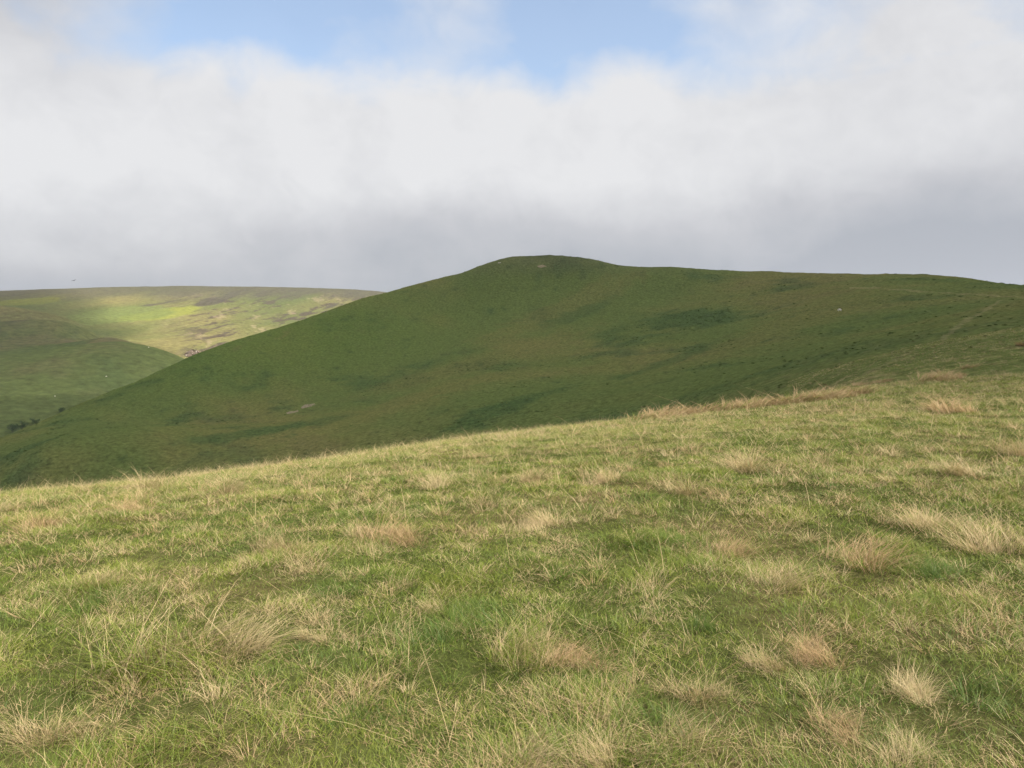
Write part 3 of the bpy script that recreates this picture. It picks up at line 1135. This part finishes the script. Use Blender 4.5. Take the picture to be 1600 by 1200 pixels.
gg = np.random.default_rng(3)
spec = []
for ring, nr, zz in ((0.75, 9, 0.15), (0.5, 7, 0.5), (0.25, 4, 0.85), (0.0, 1, 1.2)):
    for k in range(nr):
        a = 6.28 * k / nr + ring
        spec.append((ring * math.cos(a), ring * math.sin(a), zz, gg.uniform(0.45, 0.65)))
rock_pile("summit_cairn", on_ground(862, 402, 578), spec, "small stone cairn on the summit of the hill", "cairn", ROCKS, 4)
spec = [(gg.uniform(-4.2, 4.2), gg.uniform(-1.2, 1.0), gg.uniform(0.0, 0.25), gg.uniform(0.7, 1.7)) for _ in range(24)]
rock_pile("rock_outcrop", on_ground(1436, 434, 447), spec, "low pale rocks breaking the skyline on the right of the hill", "rocks", PALES, 6)
spec = [(gg.uniform(-1.3, 1.3), gg.uniform(-0.8, 0.8), 0.1, gg.uniform(0.6, 1.3)) for _ in range(6)]
p = hit_ground(779, 411, ground_h, 500, 600)
rock_pile("rock_outcrop", p, spec, "small white rocks at the left shoulder of the summit", "rocks", PALES, 8)


def earth_patch(name, poly, hf, r0, r1, lift, mat, label):
    """a worn patch of bare ground lying on the slope, its rim feathered into the turf"""
    c = np.mean(poly, 0)
    gg = np.random.default_rng(int(c[0]))
    rim = []
    m_ = len(poly)
    for k in range(m_):
        for t in (0.0, 0.33, 0.66):
            rim.append(np.array(poly[k]) * (1 - t) + np.array(poly[(k + 1) % m_]) * t)
    rim = np.array(rim)
    rim = c + (rim - c) * (1 + gg.normal(0, 0.10, (len(rim), 1)))
    V = [hit_ground(c[0], c[1], hf, r0, r1) + (0, 0, lift)]
    levs = (0.45, 0.8, 1.0)
    for l in levs:
        for q in rim:
            s_ = c + (q - c) * l
            V.append(hit_ground(s_[0], s_[1], hf, r0, r1) + (0, 0, lift * (1.0 if l < 0.9 else -0.6) * gg.uniform(0.7, 1.2)))
    n_ = len(rim)
    F_ = [(0, 1 + k, 1 + (k + 1) % n_) for k in range(n_)]
    for li in range(len(levs) - 1):
        for k in range(n_):
            a, b = 1 + li * n_ + k, 1 + li * n_ + (k + 1) % n_
            F_ += [(a, a + n_, b + n_), (a, b + n_, b)]
    me = mesh_from(name, np.array(V), tris=np.array(F_))
    smooth(me)
    return link(name, me, mat, label=label, category="bare patch")


earth_patch("earth_scar", [(469, 636), (474, 633), (482, 631.5), (492, 630.5), (492, 632.5), (484, 636), (472, 638.5)], ground_h, 250, 480, 0.12, M_clay,
            "pale bare earth scar low on the hill face, right and larger one of a pair")
earth_patch("earth_scar", [(446, 645), (452, 643), (460, 642.5), (468, 640.5), (467, 643), (458, 645.5), (448, 647.5)], ground_h, 250, 480, 0.12, M_clay,
            "greyish bare earth scar low on the hill face, left one of a pair")
earth_patch("earth_scar", [(838, 416.5), (842, 414.5), (848, 413), (853, 415), (855, 417), (848, 418.5), (842, 418)], ground_h, 480, 582, 0.15, M_clay,
            "reddish bare patch just below the summit")

# eroded bank with stones where the stream cuts the moor
root = link("eroded_bank", None, None, label="dark eroded stream bank with pale stones in the notch between the hills", category="eroded bank")
bp_ = on_ground(296, 552, 1400, moor_h)
root.location = bp_
gx = np.linspace(-22, 22, 34)
gz = np.linspace(0, 1, 16)
GX, GZ = np.meshgrid(gx, gz, indexing='ij')
top = 17 * np.exp(-(GX / 15.0) ** 4) * (0.75 + 0.35 * fbm(GX, GX * 0, 9, 3, 5))
VY = 18 * GZ + 2.6 * fbm(GX, GZ * 18, 7, 4, 9) + 1.5 * np.sin(GZ * 16 + GX * 0.3)
VZ = -4 + (top + 4) * GZ + 0.7 * fbm(GX, GZ * 20, 5, 3, 19)
n_, m_ = GX.shape
idx = np.arange(n_ * m_).reshape(n_, m_)
q = np.stack([idx[:-1, :-1], idx[1:, :-1], idx[1:, 1:], idx[:-1, 1:]], -1).reshape(-1, 4)
link("earth_face", mesh_from("earth_face", np.stack([GX, VY, VZ], -1).reshape(-1, 3), quads=q), M_earth, root)
gg = np.random.default_rng(12)
for k in range(16):
    o = link("boulder", PALES[k % 3], None, root)
    t_ = gg.uniform(0.05, 0.85)
    xx = gg.uniform(-14, 14)
    o.location = (xx, 18 * t_ - 1.2, 15 * t_ - 1.0 + (1 if k % 4 == 0 else 0))
    z_ = gg.uniform(0.7, 1.6)
    o.scale = (z_ * 1.7, z_, z_)
    o.rotation_euler = (0, 0, gg.uniform(0, 6))


# ------------------------------------------------------------------ trees in the valley
def leaf_material():
    mt, N, L = new_mat("tree_leaves")
    a = N.new('ShaderNodeAttribute')
    a.attribute_name = "rnd2"
    mx = N.new('ShaderNodeMix')
    mx.data_type = 'RGBA'
    L.new(a.outputs['Fac'], mx.inputs['Factor'])
    mx.inputs['A'].default_value = (0.045, 0.078, 0.034, 1)
    mx.inputs['B'].default_value = (0.10, 0.14, 0.055, 1)
    d = N.new('ShaderNodeBsdfDiffuse')
    L.new(mx.outputs['Result'], d.inputs['Color'])
    o = N.new('ShaderNodeOutputMaterial')
    L.new(d.outputs[0], o.inputs[0])
    return mt


M_leaf = leaf_material()
M_bark = plain_material("bark", (0.10, 0.08, 0.06), 0.9, 0.3, 6.0)


def leaf_cloud(g, centres, radii, n, size):
    ci = g.integers(0, len(centres), n)
    d = g.normal(0, 1, (n, 3))
    d /= np.linalg.norm(d, axis=1)[:, None]
    c = centres[ci] + d * (radii[ci] * g.uniform(0.35, 1.0, n) ** 0.5)[:, None]
    a = g.normal(0, 1, (n, 3))
    a /= np.linalg.norm(a, axis=1)[:, None]
    b = np.cross(a, d + 0.3 * g.normal(0, 1, (n, 3)))
    b /= np.linalg.norm(b, axis=1)[:, None] + 1e-9
    sz = size * g.uniform(0.6, 1.4, n)[:, None]
    V = np.stack([c - a * sz, c + b * sz * 0.6, c + a * sz, c - b * sz * 0.6], 1).reshape(-1, 3)
    q = np.arange(n * 4).reshape(-1, 4)
    return V, q, np.repeat(g.uniform(0, 1, n), 4)


def tree_meshes(seed, ht, wd):
    g = np.random.default_rng(seed)
    k = 14
    cen = np.stack([g.normal(0, wd * 0.22, k), g.normal(0, wd * 0.22, k), g.uniform(ht * 0.32, ht * 0.86, k)], -1)
    cen[:, :2] *= (1.15 - 0.5 * np.abs(cen[:, 2:] / ht - 0.5))
    V, q, r2 = leaf_cloud(g, cen, g.uniform(wd * 0.13, wd * 0.27, k), 1500, 0.26)
    crown = mesh_from("crown", V, quads=q)
    attr_f(crown, "rnd2", r2)
    crown.materials.append(M_leaf)
    VV, FF = [], []

    def limb(p0, p1, r0, r1):
        o = len(VV)
        ax = (p1 - p0) / np.linalg.norm(p1 - p0)
        s_ = np.cross(ax, (0.3, 0.9, 0.1))
        s_ /= np.linalg.norm(s_)
        t_ = np.cross(ax, s_)
        for p_, r_ in ((p0, r0), (p1, r1)):
            for j in range(7):
                an = j / 7 * 6.283
                VV.append(p_ + (s_ * math.cos(an) + t_ * math.sin(an)) * r_)
        for j in range(7):
            FF.append((o + j, o + (j + 1) % 7, o + 7 + (j + 1) % 7, o + 7 + j))
    top_ = np.array([0.1, 0, ht * 0.5])
    limb(np.array([0, 0, -0.4]), top_, 0.22, 0.12)
    for c in cen[:8]:
        s0 = np.array([0.05, 0, ht * g.uniform(0.25, 0.48)])
        limb(s0, c, 0.09, 0.03)
    trunk = mesh_from("trunk", np.array(VV), quads=np.array(FF))
    trunk.materials.append(M_bark)
    return trunk, crown


TR = [tree_meshes(5, 8.0, 7.0), tree_meshes(9, 7.0, 7.5)]
for px, py, sc_, v_, lab in [(20, 676, 1.25, 0, "dark leafy tree in the valley, leftmost of a row of four"), (35, 670, 1.2, 1, "dark leafy tree in the valley, second from the left and touching the leftmost"),
                             (55, 663, 1.0, 1, "dark leafy tree in the valley, third from the left of a row of four"), (97, 646, 0.95, 0, "dark leafy tree standing apart, highest and rightmost of the valley trees")]:
    root = link("valley_tree", None, None, label=lab, category="tree", group="trees in the valley")
    root.location = hit_ground(px, py, spur_h, 620, 1400)
    root.scale = (sc_ * 0.82,) * 3
    root.rotation_euler = (0, 0, px * 0.37)
    link("trunk", TR[v_][0], None, root)
    link("crown", TR[v_][1], None, root)


# ------------------------------------------------------------------ sheep and bird
def skin_mesh(name, verts, edges, radii, mat, sub=2):
    me = bpy.data.meshes.new(name)
    me.from_pydata(verts, edges, [])
    o = bpy.data.objects.new(name, me)
    COL.objects.link(o)
    sk = o.modifiers.new("skin", 'SKIN')
    sk.use_smooth_shade = True
    for v, r_ in zip(me.skin_vertices[0].data, radii):
        v.radius = r_ if isinstance(r_, tuple) else (r_, r_)
    me.skin_vertices[0].data[0].use_root = True
    sb = o.modifiers.new("sub", 'SUBSURF')
    sb.levels = sub
    dg = bpy.context.evaluated_depsgraph_get()
    out = bpy.data.meshes.new_from_object(o.evaluated_get(dg))
    bpy.data.objects.remove(o)
    out.materials.clear()
    out.materials.append(mat)
    smooth(out)
    out.name = name
    return out


M_wool = plain_material("wool", (0.66, 0.62, 0.54), 0.95, 0.15, 9.0, 0.03)
sv = [(0, 0, 0.62), (0.32, 0, 0.64), (-0.38, 0, 0.62), (0.55, 0, 0.62), (0.70, 0, 0.42), (0.80, 0, 0.28),     # body, neck and head down to graze
      (0.36, 0.12, 0.36), (0.37, 0.13, 0.02), (0.36, -0.12, 0.36), (0.38, -0.13, 0.02),
      (-0.36, 0.13, 0.40), (-0.44, 0.13, 0.22), (-0.40, 0.13, 0.02), (-0.36, -0.13, 0.40), (-0.42, -0.13, 0.22), (-0.38, -0.13, 0.02), (-0.56, 0, 0.60), (-0.60, 0, 0.45)]
se = [(0, 1), (0, 2), (1, 3), (3, 4), (4, 5), (1, 6), (6, 7), (1, 8), (8, 9), (2, 10), (10, 11), (11, 12), (2, 13), (13, 14), (14, 15), (2, 16), (16, 17)]
sr = [0.30, 0.26, 0.27, 0.14, 0.10, 0.06, 0.07, 0.035, 0.07, 0.035, 0.09, 0.045, 0.035, 0.09, 0.045, 0.035, 0.06, 0.04]
SHEEP = skin_mesh("sheep", sv, se, sr, M_wool)
for px, py, hf, r0, r1, rz, lab in [(166, 589, spur_h, 620, 1400, 0.4, "white sheep grazing on the shaded spur, middle one of three"), (86, 620, spur_h, 620, 1400, 2.5, "white sheep grazing lowest on the shaded spur"),
                                    (232, 543.5, spur_h, 620, 1400, 0.2, "white sheep just below the crest of the spur"), (1312, 486.5, ground_h, 150, 500, 3.0, "white sheep grazing alone high on the right side of the hill")]:
    o = link("sheep", SHEEP, None, label=lab, category="sheep", group="sheep on the hillsides")
    o.location = hit_ground(px, py, hf, r0, r1)
    o.rotation_euler = (0, 0, rz)
    k = 1.35 if hf is spur_h else 1.1
    o.scale = (k, k, k)

M_bird = plain_material("dark_plumage", (0.035, 0.033, 0.032), 0.6, 0.2, 20.0)
bv = [(0, 0, 0), (0.10, 0, 0.01), (0.17, 0, 0.02), (0.215, 0, 0.01), (-0.10, 0, 0), (-0.24, 0, 0.0),
      (0.05, 0.14, 0.05), (0.02, 0.30, 0.10), (-0.07, 0.47, 0.08), (0.05, -0.14, 0.05), (0.02, -0.30, 0.10), (-0.07, -0.47, 0.08)]
be = [(0, 1), (1, 2), (2, 3), (0, 4), (4, 5), (0, 6), (6, 7), (7, 8), (0, 9), (9, 10), (10, 11)]
br = [(0.07, 0.07), (0.06, 0.06), (0.04, 0.045), (0.01, 0.012), (0.045, 0.05), (0.07, 0.012), (0.09, 0.018), (0.075, 0.012), (0.02, 0.006), (0.09, 0.018), (0.075, 0.012), (0.02, 0.006)]
BIRD = skin_mesh("bird", bv, be, br, M_bird)
o = link("bird", BIRD, None, label="small dark bird flying above the far moor skyline", category="bird")
o.location = at(115.5, 438.5, 190)
o.rotation_euler = (R(18), R(-8), R(-75))

# ------------------------------------------------------------------ bracken and coarse tufts on the hill face
src = bpy.data.collections.new("bracken_sources")      # shapes for the scatter only


def bracken_material():
    mt, N, L = new_mat("bracken")
    a = N.new('ShaderNodeAttribute')
    a.attribute_type = 'INSTANCER'
    a.attribute_name = "tone"
    rp = N.new('ShaderNodeValToRGB')
    L.new(a.outputs['Fac'], rp.inputs[0])
    e = rp.color_ramp.elements
    e[0].color = (0.068, 0.102, 0.036, 1)
    e[1].color = (0.26, 0.235, 0.11, 1)
    k = e.new(0.5)
    k.color = (0.105, 0.134, 0.043, 1)
    d = N.new('ShaderNodeBsdfDiffuse')
    L.new(rp.outputs[0], d.inputs['Color'])
    o = N.new('ShaderNodeOutputMaterial')
    L.new(d.outputs[0], o.inputs[0])
    return mt


M_br = bracken_material()
for k in range(4):
    g = np.random.default_rng(90 + k)
    cen = np.stack([g.normal(0, 0.3, 5), g.normal(0, 0.3, 5), g.uniform(0.05, 0.2, 5)], -1)
    V, q, r2 = leaf_cloud(g, cen, g.uniform(0.2, 0.35, 5), 60, 0.17)
    V[:, 2] = np.abs(V[:, 2])
    me = mesh_from("bracken", V, quads=q)
    me.materials.append(M_br)
    src.objects.link(bpy.data.objects.new("bracken_%d" % k, me))

g = np.random.default_rng(99)
n = 46000
r = np.sqrt(g.uniform(80 ** 2, 585 ** 2, n))
th_ = g.uniform(-R(38), R(38), n)
x, y = r * np.sin(th_), r * np.cos(th_)
u = x * 0.80 + y * 0.60
v = -x * 0.60 + y * 0.80
pat = fbm(u * 0.8, v * 0.5, 38, 5, 211, 0.6) + 0.5 * fbm(x, y, 9, 3, 223)
near_bank = 1 - sstep(95, 230, r)
keep = g.uniform(0, 1, n) < 0.05 + 0.9 * sstep(0.1, 0.8, pat) + 0.25 * near_bank
keep &= (r > 150) | (th_ > azim(1100, 600))
x, y, r, pat, near_bank = x[keep], y[keep], r[keep], pat[keep], near_bank[keep]
n = len(x)
P = np.stack([x, y, ground_h(x, y) - 0.05], -1)
tone = np.clip(0.42 - 0.35 * sstep(0.0, 0.7, pat) + g.normal(0, 0.16, n) + 0.25 * near_bank, 0, 1)
sz = g.uniform(0.35, 1.05, n) ** 1.2 * (0.55 + 0.45 * sstep(90, 260, r)) * 1.0
me = bpy.data.meshes.new("bracken")
me.vertices.add(n)
me.vertices.foreach_set("co", np.ascontiguousarray(P, np.float32).ravel())
attr_v(me, "rot", np.stack([np.zeros(n), np.zeros(n), g.uniform(0, 6.28, n)], -1))
attr_v(me, "scl", np.stack([sz * 1.3, sz * 1.3, sz * 0.6], -1))
attr_f(me, "tone", tone)
br_ = link("bracken", me, None, kind="stuff", category="bracken", label="dark bracken and coarse tufts scattered over the hill face")
ng = bpy.data.node_groups.new("bracken_scatter", 'GeometryNodeTree')
ng.interface.new_socket("Geometry", in_out='INPUT', socket_type='NodeSocketGeometry')
ng.interface.new_socket("Geometry", in_out='OUTPUT', socket_type='NodeSocketGeometry')
N, L = ng.nodes, ng.links
gi, go = N.new('NodeGroupInput'), N.new('NodeGroupOutput')
m2p = N.new('GeometryNodeMeshToPoints')
L.new(gi.outputs[0], m2p.inputs[0])
ci = N.new('GeometryNodeCollectionInfo')
ci.inputs['Collection'].default_value = src
ci.inputs['Separate Children'].default_value = True
ci.inputs['Reset Children'].default_value = True
iop = N.new('GeometryNodeInstanceOnPoints')
iop.inputs['Pick Instance'].default_value = True
L.new(m2p.outputs[0], iop.inputs['Points'])
L.new(ci.outputs[0], iop.inputs['Instance'])
for nm, tgt in (("rot", 'Rotation'), ("scl", 'Scale')):
    a = N.new('GeometryNodeInputNamedAttribute')
    a.data_type = 'FLOAT_VECTOR'
    a.inputs['Name'].default_value = nm
    o_ = a.outputs[0]
    if nm == "rot":
        e2r = N.new('FunctionNodeEulerToRotation')
        L.new(o_, e2r.inputs[0])
        o_ = e2r.outputs[0]
    L.new(o_, iop.inputs[tgt])
L.new(iop.outputs[0], go.inputs[0])
br_.modifiers.new("scatter", 'NODES').node_group = ng

# ------------------------------------------------------------------ the air
mt, N, L = new_mat("haze_air")
v = N.new('ShaderNodeVolumePrincipled')
v.inputs['Color'].default_value = (0.80, 0.86, 1.0, 1)
v.inputs['Density'].default_value = 0.00005
v.inputs['Anisotropy'].default_value = 0.2
o = N.new('ShaderNodeOutputMaterial')
L.new(v.outputs[0], o.inputs['Volume'])
bm = bmesh.new()
bmesh.ops.create_cube(bm, size=1.0)
me = bpy.data.meshes.new("haze")
lo, hi = np.array([-4800.0, -200.0, -420.0]), np.array([2500.0, 4400.0, 190.0])
for v_ in bm.verts:
    v_.co = Vector(((lo + hi) / 2 + np.array(v_.co) * (hi - lo)).tolist())
bm.to_mesh(me)
bm.free()
haze = link("haze", me, mt, kind="stuff", category="haze", label="thin pale air between the camera and the far moor")
